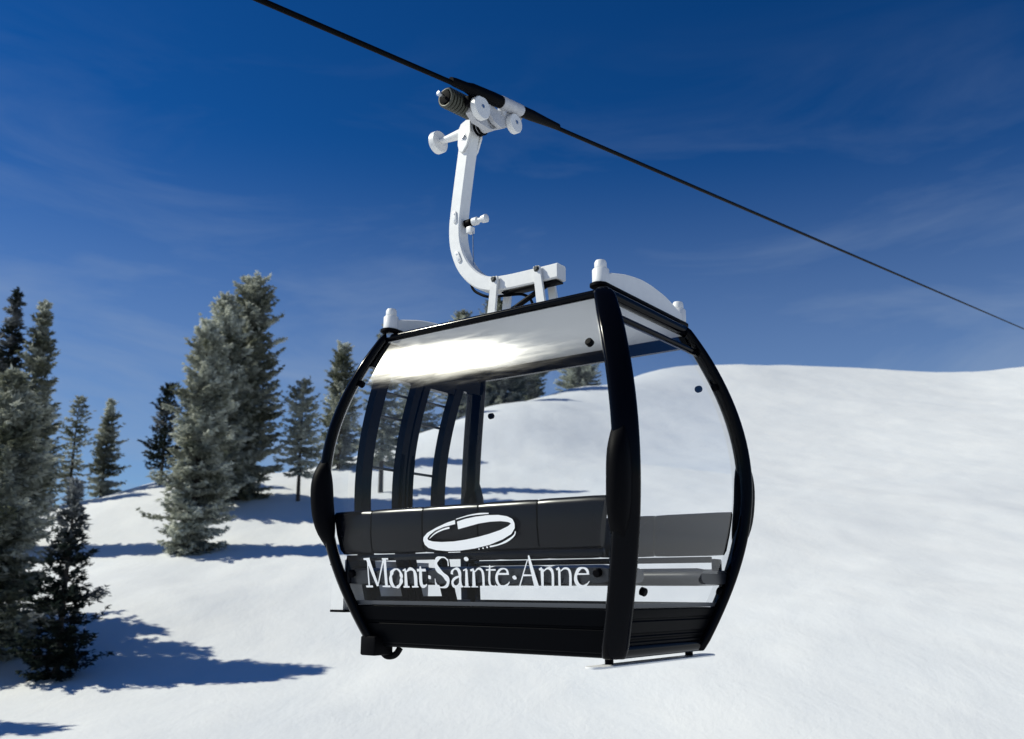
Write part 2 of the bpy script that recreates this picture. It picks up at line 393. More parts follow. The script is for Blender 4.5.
# floor, roof and headliner
rows = []
mb = MB(); X, Y = hx(0.05) - 0.02, hy(0.05) - 0.02
mb.box((0, 0, 0.045), (2 * X, 2 * Y, 0.03)); mb.build('floor', M['floor'], G, smooth=0)
mb = MB(); X, Y = hx(2.05), hy(2.05); g = []
for i in range(13):
    row = []
    for j in range(13):
        u, w = -1 + i / 6, -1 + j / 6
        row.append((u * X, w * Y, 2.055 + 0.06 * (1 - u * u) ** 0.7 * (1 - w * w) ** 0.7))
    g.append(row)
mb.loft(g, closed_ring=False)
roof = mb.build('roof', M['roof'], G)
X, Y = hx(2.0) - 0.02, hy(2.0) - 0.02
mb = MB(); mb.box((0, 0, 2.012), (2 * X, 2 * Y, 0.02), bev=0.006); mb.build('headliner', M['ceiling'], roof)
# far header band and door header
rows = [[facept('back', s, z, o) for s in np.linspace(-0.97, 0.97, 7)] for z, o in ((1.925, 0.0), (1.998, 0.0), (1.998, -0.035), (1.925, -0.035))]
MB().loft([list(r) for r in zip(*rows)]).build('header', M['black'], G, smooth=25)
zz = np.linspace(1.83, 2.005, 6)
prof = [(z, -0.005) for z in zz] + [(z, -0.05) for z in zz[::-1]]
MB().loft([[facept('left', s, z, o) for z, o in prof] for s in np.linspace(-0.97, 0.97, 7)]).build('header', M['black'], G, smooth=25)
# bar across the head of the right hand window
MB().tube([(hx(1.88) - 0.01, y, 1.88) for y in np.linspace(-hy(1.88), hy(1.88), 6)], 0.022, 10).build('window_head_bar', M['black'], G)

# window panes (single curved sheets)
def pane(side, s0, s1, z0, z1, name='window_pane', parent=G, absy=False, off=-0.004, mat='clear'):
    rows = []
    for z in np.linspace(z0, z1, 30):
        a, b = (s0, s1) if not absy else (s0 / hy(z), s1 / hy(z))
        a = max(a, -0.985); b = min(b, 0.985)
        rows.append([facept(side, s, z, off) for s in np.linspace(a, b, 5)])
    return MB().loft(rows, closed_ring=False).build(name, M[mat], parent, smooth=60)
front = pane('front', -0.97, 0.97, 0.25, 2.02, mat='glass')
back = pane('back', -0.97, 0.97, 0.25, 2.0)
right = pane('right', -0.96, 0.96, 0.25, 2.02, mat='side_glass')
def bolt(parent, side, p, r=0.023):
    x, y, z = p
    ax = {'front': (0, -1, 0.0), 'back': (0, 1, 0.0), 'right': (1, 0, 0), 'left': (-1, 0, 0)}[side]
    dz = 0.02; h = (hy if side in ('front', 'back') else hx)
    ax = Vector(ax); ax.z = -(h(z + dz) - h(z - dz)) / (2 * dz); ax.normalize()
    b = Vector(p) - ax * 0.018
    MB().lathe(b, ax, [(0, r * 0.7), (0, r), (0.026, r), (0.031, r * 0.8), (0.032, 0.001)], 20).build('fixing_bolt', M['rubber'], parent)
for x, z in ((-0.948, 1.70), (0.859, 1.706), (0.895, 0.442), (-0.945, 0.45)):
    bolt(front, 'front', (x, -hy(z), z))
for x, z in ((-0.86, 1.672), (0.895, 1.665)):
    bolt(back, 'back', (x, hy(z), z))
for y, z in ((-0.392, 0.346), (0.60, 1.645), (0.575, 0.349)):
    bolt(right, 'right', (hx(z), y, z))

# doors on the left face
pane('left', -0.99, -0.475 / 0.65, 0.25, 1.84, name='side_pane'); pane('left', 0.405 / 0.65, 0.99, 0.25, 1.84, name='side_pane')
for y0, y1, w0, w1 in ((-0.475, -0.036, 0.105, 0.075), (-0.030, 0.405, 0.075, 0.10)):
    mb = MB(); zs = np.linspace(0.27, 1.84, 26)
    for a, b in ((y0, y0 + w0), (y1 - w1, y1)):
        rings = [[(-(hx(z) + 0.012), a, z), (-(hx(z) + 0.012), b, z), (-(hx(z) - 0.048), b - 0.006, z), (-(hx(z) - 0.048), a + 0.006, z)] for z in zs]
        mb.loft(rings)
    for za, zb in ((0.262, 0.31), (1.79, 1.845)):
        rings = [[(-(hx(za) + 0.010), y, za), (-(hx(zb) + 0.010), y, zb), (-(hx(zb) - 0.045), y, zb), (-(hx(za) - 0.045), y, za)] for y in (y0 + w0 * 0.98, y1 - w1 * 0.98)]
        mb.loft(rings)
    door = mb.build('door', M['black'], G, smooth=30)
    pane('left', y0 + 0.06, y1 - 0.05, 0.29, 1.81, name='pane', parent=door, absy=True)
    for z in (1.19, 1.55, 1.71):
        MB().tube([(-(hx(z) + 0.03), y0 + 0.03, z), (-(hx(z) + 0.03), y1 - 0.03, z)], 0.010, 8).build('guard_bar', M['darksteel'], door)
    yh = y1 - 0.05 if y0 < -0.1 else y0 + 0.05
    MB().tube([(-(hx(z) - (0.055 if 0.92 < z < 1.28 else 0.045)), yh, z) for z in np.linspace(0.9, 1.3, 9)], 0.012, 8).build('handle', M['rubber'], door)

# benches: five pads each
BX = [-1.06, -0.755, -0.318, 0.112, 0.534, 0.955]
for sy_ in (-1, 1):
    bench = empty('bench', (0, 0, 0)); bench.parent = G
    for k in range(5):
        x0, x1 = BX[k] + 0.006, BX[k + 1] - 0.006
        if sy_ > 0 and k == 4: x1 = 1.05
        # backrest: gently dished slab with a rolled top edge
        prof = [(0.655, 0.572), (0.684, 0.60), (0.700, 0.70), (0.703, 0.80), (0.698, 0.832), (0.682, 0.846), (0.664, 0.838), (0.655, 0.80), (0.648, 0.70), (0.636, 0.60), (0.640, 0.575)]
        mb = MB(); rings = []
        ns = 7
        for i in range(ns):
            u = i / (ns - 1); x = x0 + (x1 - x0) * u
            sh = 0.010 if i in (0, ns - 1) else (0.0)
            ring = []
            for (y, z) in prof:
                yc, zc = 0.67, 0.71
                zz_ = zc + (z - zc) * (1 - sh * 1.6)
                xx = x
                if k == 0 and u < 0.5: xx = x + (0.71 - z) * 0.24 * (1 - 2 * u) - 0.012
                if k == 4 and u > 0.5: xx = x - (0.71 - z) * 0.20 * (2 * u - 1)
                ring.append((xx, sy_ * (yc + (y - yc) * (1 - sh * 8)), zz_))
            rings.append(ring)
        mb.loft(rings).build('backrest', M['bench'], bench, smooth=45)
        # seat: thick cushion with a fully rounded front
        prof = [(0.64, 0.39), (0.645, 0.47), (0.60, 0.487), (0.45, 0.482), (0.34, 0.488), (0.285, 0.478), (0.255, 0.45), (0.252, 0.42), (0.275, 0.392), (0.33, 0.383), (0.50, 0.384)]
        rings = []
        for i in range(9):
            u = i / 8; x = x0 + (x1 - x0) * u; e = max(0, abs(u - 0.5) * 2 - 0.72) / 0.28
            sh = 0.20 * e * e
            rings.append([(x, sy_ * (0.45 + (y - 0.45) * (1 - sh * 0.15)), 0.435 + (z - 0.435) * (1 - sh)) for y, z in prof])
        MB().loft(rings).build('seat', M['seat'], bench, smooth=50)
    mb = MB(); mb.box((-0.03, sy_ * 0.655, 0.548), (1.93, 0.03, 0.038), bev=0.006); mb.build('support_rail', M['bench'], bench)
    for x in (-1.0, 1.0):
        sg = 1 if x > 0 else -1
        mb = MB(); mb.box((sg * 0.985, sy_ * 0.62, 0.47), (0.03, 0.10, 0.16), bev=0.008); mb.build('bracket', M['bench'], bench)

# rub pads on the posts
for sx_ in (-1, 1):
    for sy_ in (-1, 1):
        rings = []
        for i in range(15):
            u = -1 + 2 * i / 14; z = 0.90 + u * 0.285; k = max(0.02, 1 - abs(u) ** 3.2)
            c = Vector((sx_ * (hx(z) - 0.020), sy_ * (hy(z) + 0.040), z)); ring = []
            for a in range(16):
                an = 2 * math.pi * a / 16
                ring.append(c + Vector((0.064 * math.cos(an) * (0.55 + 0.45 * k), sy_ * 0.084 * k * math.sin(an), 0)))
            rings.append(ring)
        MB().loft(rings).build('rub_pad', M['rubber'], G, smooth=50)

# roof buffers: tray, two capped posts and the humped lid between them
for sx_, yc in ((1, 0.053), (-1, -0.02)):
    xr = sx_ * 0.82
    fr_ = empty('roof_buffer', (xr, yc, 2.07 if sx_ > 0 else 2.048)); fr_.parent = G
    mb = MB(); n = 12; out = []
    for a in range(n + 1): out.append((0.056 * math.cos(math.pi * a / n), 0.52 + 0.056 * math.sin(math.pi * a / n)))
    for a in range(n + 1): out.append((-0.056 * math.cos(math.pi * a / n), -0.52 - 0.056 * math.sin(math.pi * a / n)))
    mb.loft([[(x * k, y + (0 if k == 1 else (-0.01 if y > 0 else 0.01)), z) for x, y in out] for k, z in ((0.8, 0.012), (1, 0.018), (1, 0.034), (0.85, 0.040))]).build('tray', M['rubber'], fr_)
    for yy in (-0.5, 0.5):
        MB().lathe((0, yy, 0.0), (0, 0, 1), [(-0.02, 0.03), (0.012, 0.03)], 16).build('foot', M['steel'], fr_)
        MB().lathe((0, yy, 0.038), (0, 0, 1), [(0, 0.046), (0.004, 0.051), (0.088, 0.051), (0.094, 0.047), (0.096, 0.034), (0.100, 0.034), (0.103, 0.037), (0.135, 0.037), (0.148, 0.030), (0.152, 0.018), (0.153, 0.001)], 24).build('buffer_post', M['white'], fr_)
    top = crom([(-0.47, 0.115), (-0.38, 0.136), (-0.25, 0.164), (-0.11, 0.181), (0.0, 0.186), (0.11, 0.178), (0.25, 0.158), (0.38, 0.122), (0.47, 0.095)], 4)
    rings = [[(-0.040, y, 0.041), (-0.040, y, z - 0.008), (-0.030, y, z), (0.030, y, z), (0.040, y, z - 0.008), (0.040, y, 0.041)] for y, z in top]
    MB().loft(rings).build('lid', M['white'], fr_, smooth=40)

# white guide rail under the right side, door gear box and ski rack on the left
mb = MB(); out = []
for a in range(9): out.append((0.85 + 0.055 * math.cos(math.pi * a / 8), 0.70 + 0.055 * math.sin(math.pi * a / 8)))
for a in range(9): out.append((0.85 - 0.055 * math.cos(math.pi * a / 8), -0.62 - 0.055 * math.sin(math.pi * a / 8)))
rail = mb.loft([[(0.85 + (x - 0.85) * k, y, z) for x, y in out] for k, z in ((0.92, -0.043), (1, -0.040), (1, -0.034), (0.92, -0.031))]).build('guide_rail', M['white'], G)
for y in (-0.45, 0.50):
    MB().lathe((0.83, y, -0.034), (0, 0, 1), [(0, 0.024), (0.05, 0.024)], 14).build('rail_foot', M['rubber'], rail)
mb = MB(); mb.box((-0.86, -0.50, 0.008), (0.13, 0.17, 0.12), bev=0.012)
gear = mb.build('door_gear_box', M['rubber'], G)
MB().tube(crom([(-0.86, -0.45, -0.03), (-0.84, -0.43, -0.058), (-0.81, -0.41, -0.060), (-0.78, -0.40, -0.045), (-0.76, -0.39, -0.01)], 4), 0.022, 8).build('lever', M['rubber'], gear)
mb = MB()
# open ski rack: ribbed white back, divided pockets
ys = np.linspace(-0.535, 0.30, 19); pr = []
for i, y in enumerate(ys): pr.append((-1.265 - (0.012 if i % 2 else 0.0), y))
ins = [(-1.15, y) for y in ys[::-1]]
mb.loft([[(x, y, z) for x, y in pr + ins] for z in (0.222, 0.545)])
rack = mb.build('ski_rack', M['white'], G, smooth=20)
mb = MB(); mb.box((-1.20, -0.12, 0.214), (0.14, 0.84, 0.016), bev=0.004); mb.build('rack_tray', M['rubber'], rack)
for y in (-0.5, 0.2):
    mb = MB(); mb.box((-1.115, y, 0.50), (0.10, 0.03, 0.03), bev=0.006); mb.build('rack_arm', M['rubber'], rack)
mb = MB(); mb.box((-1.235, -0.555, 0.515), (0.02, 0.05, 0.014), bev=0.004); mb.build('latch', M['rubber'], rack)
TEXT_STROKES=[[(-0.8129,0.5399,0.0053),(-0.7578,0.539,0.0081)],[(-0.7782,0.5393,0.0039),(-0.8,0.3718,0.0061)],[(-0.8278,0.3717,0.0061),(-0.7675,0.3718,0.0061)],[(-0.7748,0.5393,0.0162),(-0.7234,0.3742,0.0096)],[(-0.7234,0.3742,0.0039),(-0.6386,0.5371,0.006)],[(-0.6281,0.537,0.0109),(-0.6487,0.3743,0.0112)],[(-0.6515,0.5383,0.0046),(-0.5979,0.5374,0.0047)],[(-0.6832,0.3719,0.0039),(-0.616,0.372,0.006)],[(-0.5101,0.421,0.0081),(-0.5165,0.4041,0.0137),(-0.5265,0.389,0.0088),(-0.5397,0.3769,0.0078),(-0.5547,0.3691,0.0095),(-0.5693,0.3664,0.0038),(-0.5828,0.3691,0.0062),(-0.5938,0.3769,0.0122),(-0.6008,0.389,0.0137),(-0.6034,0.4043,0.0138),(-0.6014,0.4213,0.0126),(-0.5949,0.4383,0.0088),(-0.5852,0.4535,0.0137),(-0.572,0.4656,0.0079),(-0.5575,0.4732,0.0062),(-0.5428,0.4758,0.0038),(-0.5294,0.473,0.0061),(-0.5185,0.4651,0.0078),(-0.5111,0.453,0.0087),(-0.5086,0.4378,0.0137),(-0.5101,0.421,0.0081)],[(-0.4651,0.4685,0.0085),(-0.4825,0.3721,0.0131)],[(-0.5055,0.3698,0.0052),(-0.4554,0.3698,0.0052)],[(-0.4885,0.4659,0.0042),(-0.4625,0.475,0.0051)],[(-0.4597,0.4578,0.0025),(-0.4301,0.4752,0.0091),(-0.4025,0.4689,0.0084),(-0.3916,0.4412,0.0129),(-0.402,0.3722,0.0129)],[(-0.4345,0.3699,0.0052),(-0.3812,0.3699,0.0034)],[(-0.3404,0.4912,0.0026),(-0.3432,0.4638,0.0103),(-0.3548,0.3997,0.0122),(-0.3485,0.3746,0.0116),(-0.3229,0.3759,0.0058),(-0.3097,0.386,0.0026)],[(-0.371,0.4677,0.0077),(-0.2996,0.4671,0.0077)],[(-0.2769,0.4364,0.0006),(-0.2778,0.4331,0.0107),(-0.2793,0.4255,0.01),(-0.2813,0.4179,0.0107),(-0.2817,0.4146,0.0004)],[(-0.1144,0.5289,0.0031),(-0.1175,0.4887,0.0044)],[(-0.1164,0.5177,0.0033),(-0.1322,0.5359,0.0041),(-0.162,0.5395,0.0045),(-0.1946,0.5302,0.0126),(-0.2117,0.5056,0.0099),(-0.2036,0.4716,0.0177),(-0.17,0.4421,0.0123),(-0.1441,0.4173,0.0182),(-0.1408,0.3949,0.0098),(-0.159,0.3734,0.0088),(-0.1939,0.3666,0.0041),(-0.2235,0.3724,0.0051),(-0.2376,0.395,0.0038)],[(-0.237,0.4176,0.0025),(-0.2414,0.3701,0.0044)],[(-0.1005,0.4417,0.0093),(-0.0959,0.4572,0.0075),(-0.0759,0.4713,0.0041),(-0.0522,0.4711,0.0099),(-0.0402,0.4524,0.0124),(-0.0442,0.4125,0.0081),(-0.0476,0.3792,0.0111),(-0.0301,0.3717,0.0024)],[(-0.0462,0.4302,0.005),(-0.0851,0.4171,0.0075),(-0.1064,0.3971,0.0081),(-0.1012,0.3748,0.01),(-0.077,0.3748,0.0041),(-0.0525,0.3903,0.005)],[(0.0153,0.4673,0.008),(-0.0019,0.3726,0.0123)],[(-0.0093,0.4623,0.0036),(0.019,0.4717,0.004)],[(-0.0276,0.3704,0.0032),(0.0224,0.3705,0.0032)],[(0.028,0.539,0.0006),(0.0275,0.5353,0.012),(0.0258,0.5267,0.0172),(0.0242,0.5181,0.012),(0.0237,0.5144,0.0004)],[(0.0688,0.4638,0.008),(0.0518,0.3727,0.0122)],[(0.0448,0.4618,0.0061),(0.0712,0.4699,0.0048)],[(0.0312,0.3705,0.0032),(0.0805,0.3706,0.0032)],[(0.0764,0.4537,0.0024),(0.1002,0.4705,0.0052),(0.1225,0.4677,0.0079),(0.1332,0.4423,0.0087),(0.1225,0.3728,0.0079)],[(0.0948,0.3697,0.0032),(0.1432,0.3698,0.0048)],[(0.1925,0.4904,0.0024),(0.186,0.4636,0.0063),(0.1711,0.4031,0.0075),(0.1761,0.3763,0.0071),(0.2007,0.3729,0.0039),(0.2139,0.3815,0.0016)],[(0.1591,0.4647,0.0044),(0.2294,0.4641,0.0043)],[(0.2414,0.4416,0.0054),(0.3186,0.4411,0.0053)],[(0.3108,0.4433,0.0083),(0.3084,0.4617,0.0062),(0.2864,0.4704,0.0039),(0.2571,0.4621,0.0063),(0.2312,0.4331,0.0086),(0.2257,0.403,0.0094),(0.2407,0.3764,0.0078),(0.27,0.3712,0.0083),(0.3009,0.3858,0.0041),(0.3131,0.3986,0.0024)],[(0.3564,0.4329,0.0007),(0.3559,0.4294,0.0074),(0.3539,0.4213,0.015),(0.352,0.4131,0.0105),(0.3515,0.4096,0.0005)],[(0.4621,0.5167,0.0029),(0.3781,0.3725,0.0041)],[(0.4749,0.5401,0.002),(0.4754,0.5165,0.0081),(0.4942,0.3701,0.0161)],[(0.3591,0.3688,0.0034),(0.4041,0.3689,0.0047)],[(0.4529,0.369,0.0047),(0.5233,0.3691,0.0047)],[(0.4152,0.4331,0.0054),(0.4752,0.4328,0.0038)],[(0.5508,0.466,0.0106),(0.5339,0.3712,0.0076)],[(0.5304,0.4616,0.0053),(0.5518,0.4707,0.0066)],[(0.5134,0.3685,0.0047),(0.5557,0.3686,0.0046)],[(0.5582,0.4541,0.0033),(0.5838,0.4683,0.0047),(0.6073,0.464,0.0099),(0.6147,0.4371,0.008),(0.6018,0.3713,0.008)],[(0.5754,0.3686,0.0033),(0.6299,0.3687,0.0033)],[(0.6631,0.465,0.0075),(0.6465,0.3713,0.0075)],[(0.6432,0.4616,0.0052),(0.6654,0.4706,0.0065)],[(0.6299,0.3687,0.0033),(0.6712,0.3688,0.0033)],[(0.6703,0.4531,0.0023),(0.6952,0.4672,0.0047),(0.7207,0.4629,0.0068),(0.7284,0.4364,0.0079),(0.7157,0.3714,0.0079)],[(0.6901,0.3688,0.0033),(0.7338,0.3689,0.0045)],[(0.7732,0.4376,0.0045),(0.8485,0.4371,0.0032)],[(0.8411,0.4407,0.0076),(0.8358,0.4598,0.0083),(0.8134,0.469,0.0041),(0.7857,0.4603,0.009),(0.7627,0.4311,0.0083),(0.7579,0.4008,0.0116),(0.7726,0.377,0.0109),(0.7994,0.3725,0.0077),(0.8309,0.3906,0.0027),(0.841,0.4016,0.0014)]]
RING=[(-0.0264,0.7498),(-0.0899,0.7369),(-0.1769,0.7109),(-0.2483,0.6845),(-0.283,0.6591),(-0.289,0.6404),(-0.2799,0.615),(-0.253,0.5956),(-0.1954,0.5819),(-0.1131,0.5746),(-0.0141,0.575),(0.1003,0.5846),(0.2134,0.6029),(0.3095,0.63),(0.374,0.6575),(0.4021,0.6887),(0.404,0.715),(0.3918,0.739),(0.356,0.7552),(0.2963,0.7649),(0.2191,0.767),(0.1243,0.762),(0.0512,0.7528),(-0.0112,0.74),(-0.008,0.6963),(0.0541,0.707),(0.1517,0.7234),(0.2308,0.73),(0.3077,0.7305),(0.36,0.7238),(0.3794,0.7148),(0.3572,0.7009),(0.3018,0.6822),(0.2224,0.664),(0.1422,0.6497),(0.0446,0.6362),(-0.0545,0.6279),(-0.146,0.6272),(-0.2131,0.6321),(-0.2486,0.6412),(-0.2529,0.652),(-0.2329,0.6702),(-0.1876,0.6938),(-0.1176,0.7131),(-0.0264,0.7264)]
THIN=[[(-0.0727,0.7072,0.0054),(-0.1279,0.698,0.0047),(-0.1893,0.6782,0.0039),(-0.2357,0.6502,0.0017)],[(-0.0178,0.7538,0.0023),(0.0772,0.7707,0.003),(0.1575,0.7769,0.0045),(0.2279,0.7768,0.003)],[(0.4041,0.6711,0.0029),(0.3915,0.6482,0.0042),(0.3383,0.6204,0.0059),(0.2747,0.6014,0.0038),(0.2115,0.5923,0.0045)],[(0.1926,0.5951,0.0005),(0.1924,0.5935,0.0034),(0.1915,0.5898,0.0067),(0.191,0.586,0.0047),(0.1907,0.5844,0.0007)],[(0.1625,0.5892,0.0008),(0.1623,0.588,0.0037),(0.1619,0.585,0.0053),(0.1615,0.5821,0.0037),(0.1613,0.5809,0.0008)],[(0.1318,0.5845,0.0008),(0.1317,0.5834,0.0032),(0.1313,0.5809,0.0045),(0.131,0.5784,0.0032),(0.1308,0.5773,0.0005)]]
# ---- lettering and ring emblem on the front glass
def ribbon(mb, st, k):
    P = crom(st, 6) if len(st) > 2 else [np.array(st[0]) * (1 - u) + np.array(st[1]) * u for u in np.linspace(0, 1, 5)]
    rows = []
    for i, p in enumerate(P):
        t = P[min(i + 1, len(P) - 1)][:2] - P[max(i - 1, 0)][:2]; t = t / (np.linalg.norm(t) + 1e-9); nrm = np.array([-t[1], t[0]])
        row = []
        for s in (-1, 1):
            x, z = p[:2] + nrm * s * max(p[2], 0.0006)
            row.append((x, -(hy(z) + 0.0035 + k), z))
        rows.append(row)
    mb.loft(rows, closed_ring=False)
mb = MB()
for i, st in enumerate(TEXT_STROKES): ribbon(mb, st, 0.00025 * (i % 4))
mb.build('lettering', M['decal'], front, smooth=0)
bm = bmesh.new()
vs = [bm.verts.new((x, -(hy(z) + 0.004), z)) for x, z in RING]
bm.faces.new(vs); bmesh.ops.triangulate(bm, faces=bm.faces[:]); bm.verts.index_update()
mb = MB(); mb.add([v.co for v in bm.verts], [[v.index for v in f.verts] for f in bm.faces]); bm.free()
for i, st in enumerate(THIN): ribbon(mb, st, 0.001)
mb.build('ring_emblem', M['decal'], front, smooth=0)

# ---- hanger arm
path = crom([(-0.570, 3.735), (-0.612, 3.45), (-0.656, 3.12), (-0.670, 2.95), (-0.652, 2.80), (-0.585, 2.645), (-0.47, 2.52), (-0.35, 2.458), (-0.2, 2.438), (0.02, 2.434), (0.243, 2.434)], 6)
hw = 0.054; bv = 0.010; rings = []
sec = [(-hw + bv, -hw), (hw - bv, -hw), (hw, -hw + bv), (hw, hw - bv), (hw - bv, hw), (-hw + bv, hw), (-hw, hw - bv), (-hw, -hw + bv)]
for i, p in enumerate(path):
    t = path[min(i + 1, len(path) - 1)] - path[max(i - 1, 0)]; t = t / np.linalg.norm(t); nx, nz = -t[1], t[0]
    k = 1.0
    rings.append([(p[0] + nx * a * k, b, p[1] + nz * a * k) for a, b in sec])
arm = MB().loft(rings).build('hanger_arm', M['white'], G, smooth=30)
# clevis plates at the head, each with a bolt
for sy_ in (-1, 1):
    out = [(-0.632, 3.60), (-0.630, 3.72), (-0.605, 3.765), (-0.555, 3.785), (-0.518, 3.775), (-0.515, 3.68), (-0.55, 3.58), (-0.585, 3.535), (-0.618, 3.545)]
    ya, yb = sy_ * 0.058, sy_ * 0.074
    plate = MB().loft([[(x, ya, z) for x, z in out], [(x, yb, z) for x, z in out]]).build('clevis_plate', M['white'], arm, smooth=20)
    MB().lathe((-0.580, sy_ * 0.072, 3.655), (0, sy_, 0), [(0, 0.028), (0.006, 0.028), (0.006, 0.018), (0.016, 0.017), (0.016, 0.001)], 6).build('clevis_bolt', M['steel'], arm)
# oval inspection plates on the front face of the arm
for x, z, an in ((-0.662, 3.035, -0.08), (-0.622, 2.715, -0.42)):
    mb = MB(); ring = []
    for k in range(24):
        a = 2 * math.pi * k / 24; u = 0.019 * math.cos(a); w = 0.03 * (1 if math.sin(a) > 0 else -1) * (abs(math.sin(a)) > 1e-6) + 0.019 * math.sin(a)
        ring.append((u * math.cos(an) + w * math.sin(an), -u * math.sin(an) + w * math.cos(an)))
    mb.loft([[(x + u, -0.056, z + w) for u, w in ring], [(x + u, -0.062, z + w) for u, w in ring], [(x + u * 0.85, -0.064, z + w * 0.9) for u, w in ring]])
    pl = mb.build('cover_plate', M['white'], arm, smooth=30)
    for s in (-1, 1):
        MB().lathe((x + s * 0.024 * math.sin(an), -0.063, z + s * 0.024 * math.cos(an)), (0, -1, 0), [(0, 0.008), (0.004, 0.007), (0.004, 0.001)], 10).build('cover_screw', M['steel'], arm)
# four straps from the bar down to the roof
for sy_, y0 in ((-1, -0.073), (1, 0.085)):
    for xt, xb in ((-0.268, -0.290), (0.098, 0.130)):
        mb = MB(); r = []
        for z, w in ((2.06, 0.034), (2.24, 0.032), (2.44, 0.028), (2.485, 0.024)):
            u = (z - 2.22) / 0.23; x = xb + (xt - xb) * u; y = y0
            r.append([(x - w, y - 0.011, z), (x + w, y - 0.011, z), (x + w, y + 0.011, z), (x - w, y + 0.011, z)])
        mb.loft(r); st = mb.build('roof_strap', M['white'], arm, smooth=20)
        MB().lathe((xt, y0 + sy_ * 0.008, 2.465), (0, sy_, 0), [(0, 0.024), (0.006, 0.023), (0.008, 0.016), (0.020, 0.015), (0.020, 0.001)], 6).build('strap_bolt', M['darksteel'], arm)
mb = MB(); mb.box((0.0, 0, 2.370), (0.46, 0.09, 0.014), bev=0.004); mb.build('damper_plate', M['rubber'], arm)
mb = MB(); mb.box((0.0, 0, 2.115), (0.72, 0.34, 0.05), bev=0.012); mb.build('roof_mount', M['white'], arm)
MB().tube([(-0.20, 0, 2.23), (0.20, 0, 2.40)], 0.019, 10).build('damper', M['rubber'], arm)
MB().tube(crom([(-0.545, 0.0, 2.53), (-0.525, 0, 2.47), (-0.476, 0, 2.425), (-0.365, 0, 2.375), (-0.188, 0, 2.356), (-0.07, 0, 2.335), (0.0, 0, 2.27), (0.03, 0, 2.13)], 6), 0.010, 8).build('hose', M['rubber'], arm)
# door release knob on the arm with its pull wire
rel = MB().lathe((-0.602, 0, 2.985), (1, 0, 0), [(0, 0.030), (0.05, 0.030), (0.05, 0.022), (0.075, 0.022)], 16).build('release_valve', M['rubber'], arm)
MB().lathe((-0.535, 0, 2.985), (1, 0, 0), [(0, 0.024), (0.004, 0.030), (0.045, 0.030), (0.052, 0.018), (0.085, 0.017), (0.09, 0.028), (0.128, 0.032), (0.136, 0.020), (0.137, 0.001)], 16).build('release_knob', M['white'], arm)
mb = MB(); mb.box((-0.555, 0, 2.925), (0.045, 0.05, 0.05), bev=0.006); mb.build('wire_block', M['white'], arm)
MB().tube([(-0.532, 0, 2.91), (-0.525, 0, 2.72), (-0.515, 0, 2.60)], 0.0045, 6).build('pull_wire', M['steel'], arm)

# ---- cable grip
SL = 0.1678                                        # climb of the rope
rope = lambda y: Vector((-0.30, y, 3.512 + (y + 2.159) * SL))
ydir = Vector((0, 1, SL)).normalized()
GR = empty('cable_grip', (0, 0, 0)); GR.parent = G
tilt = Matrix.Rotation(math.atan(SL), 3, 'X')
# pivot sleeve out of the arm head with two black seals
MB().lathe((-0.53, 0, 3.735), (1, 0, 0), [(0, 0.056), (0.12, 0.058), (0.15, 0.060), (0.16, 0.05)], 24).build('pivot_sleeve', M['cast'], GR)
for dx in (0.022, 0.052):
    MB().lathe((-0.522 + dx, 0, 3.735), (1, 0, 0), [(0, 0.064), (0.003, 0.070), (0.015, 0.070), (0.018, 0.064)], 24).build('seal', M['rubber'], GR)
# cast body under the rope: two cheeks with a web between
mb = MB()
def slab(pts, x0, x1):
    mb.loft([[(x0, y, z) for y, z in pts], [(x1, y, z) for y, z in pts]])
slab([(-0.24, 3.72), (-0.17, 3.675), (-0.02, 3.675), (0.07, 3.715), (0.16, 3.765), (0.22, 3.80), (0.23, 3.84), (0.14, 3.84), (0.05, 3.785), (-0.06, 3.80), (-0.14, 3.83), (-0.24, 3.79)], -0.42, -0.37)
body = mb.build('grip_body', M['cast'], GR, smooth=25)
mb = MB()
slab([(-0.02, 3.72), (0.06, 3.71), (0.30, 3.85), (0.33, 3.905), (0.27, 3.925), (0.12, 3.86), (0.02, 3.83), (-0.12, 3.855), (-0.13, 3.80)], -0.36, -0.325)
mb.build('grip_web', M['cast'], GR, smooth=25)
for y in (-0.10, 0.08, 0.23):
    mb = MB(); mb.box((-0.335, y, 3.845 + y * SL), (0.05, 0.05, 0.09), rot=tilt, bev=0.012)
    mb.build('jaw_lug', M['cast'], GR)
# rollers
for nm, c, r in (('roller', (-0.325, -0.22, 3.732), 0.088), ('roller', (-0.325, 0.187, 3.784), 0.074)):
    w = MB().lathe(c, (1, 0, 0), [(0.0, r * 0.3), (0.0, r * 0.94), (0.006, r), (0.044, r), (0.050, r * 0.94), (0.050, 0.001)], 32).build(nm, M['white'], GR)
    MB().lathe((c[0] + 0.049, c[1], c[2] + 0.006), (1, 0, 0), [(0, 0.016), (0.006, 0.015), (0.006, 0.001)], 12).build('axle_end', M['steel'], GR)
MB().lathe((-0.925, 0, 3.735), (1, 0, 0), [(0.0, 0.03), (0.0, 0.080), (0.006, 0.087), (0.052, 0.087), (0.058, 0.081), (0.058, 0.001)], 32).build('roller', M['white'], GR)
MB().lathe((-0.868, 0, 3.735), (1, 0, 0), [(0, 0.022), (0.03, 0.024), (0.20, 0.040), (0.28, 0.046)], 18).build('roller_axle', M['white'], GR)
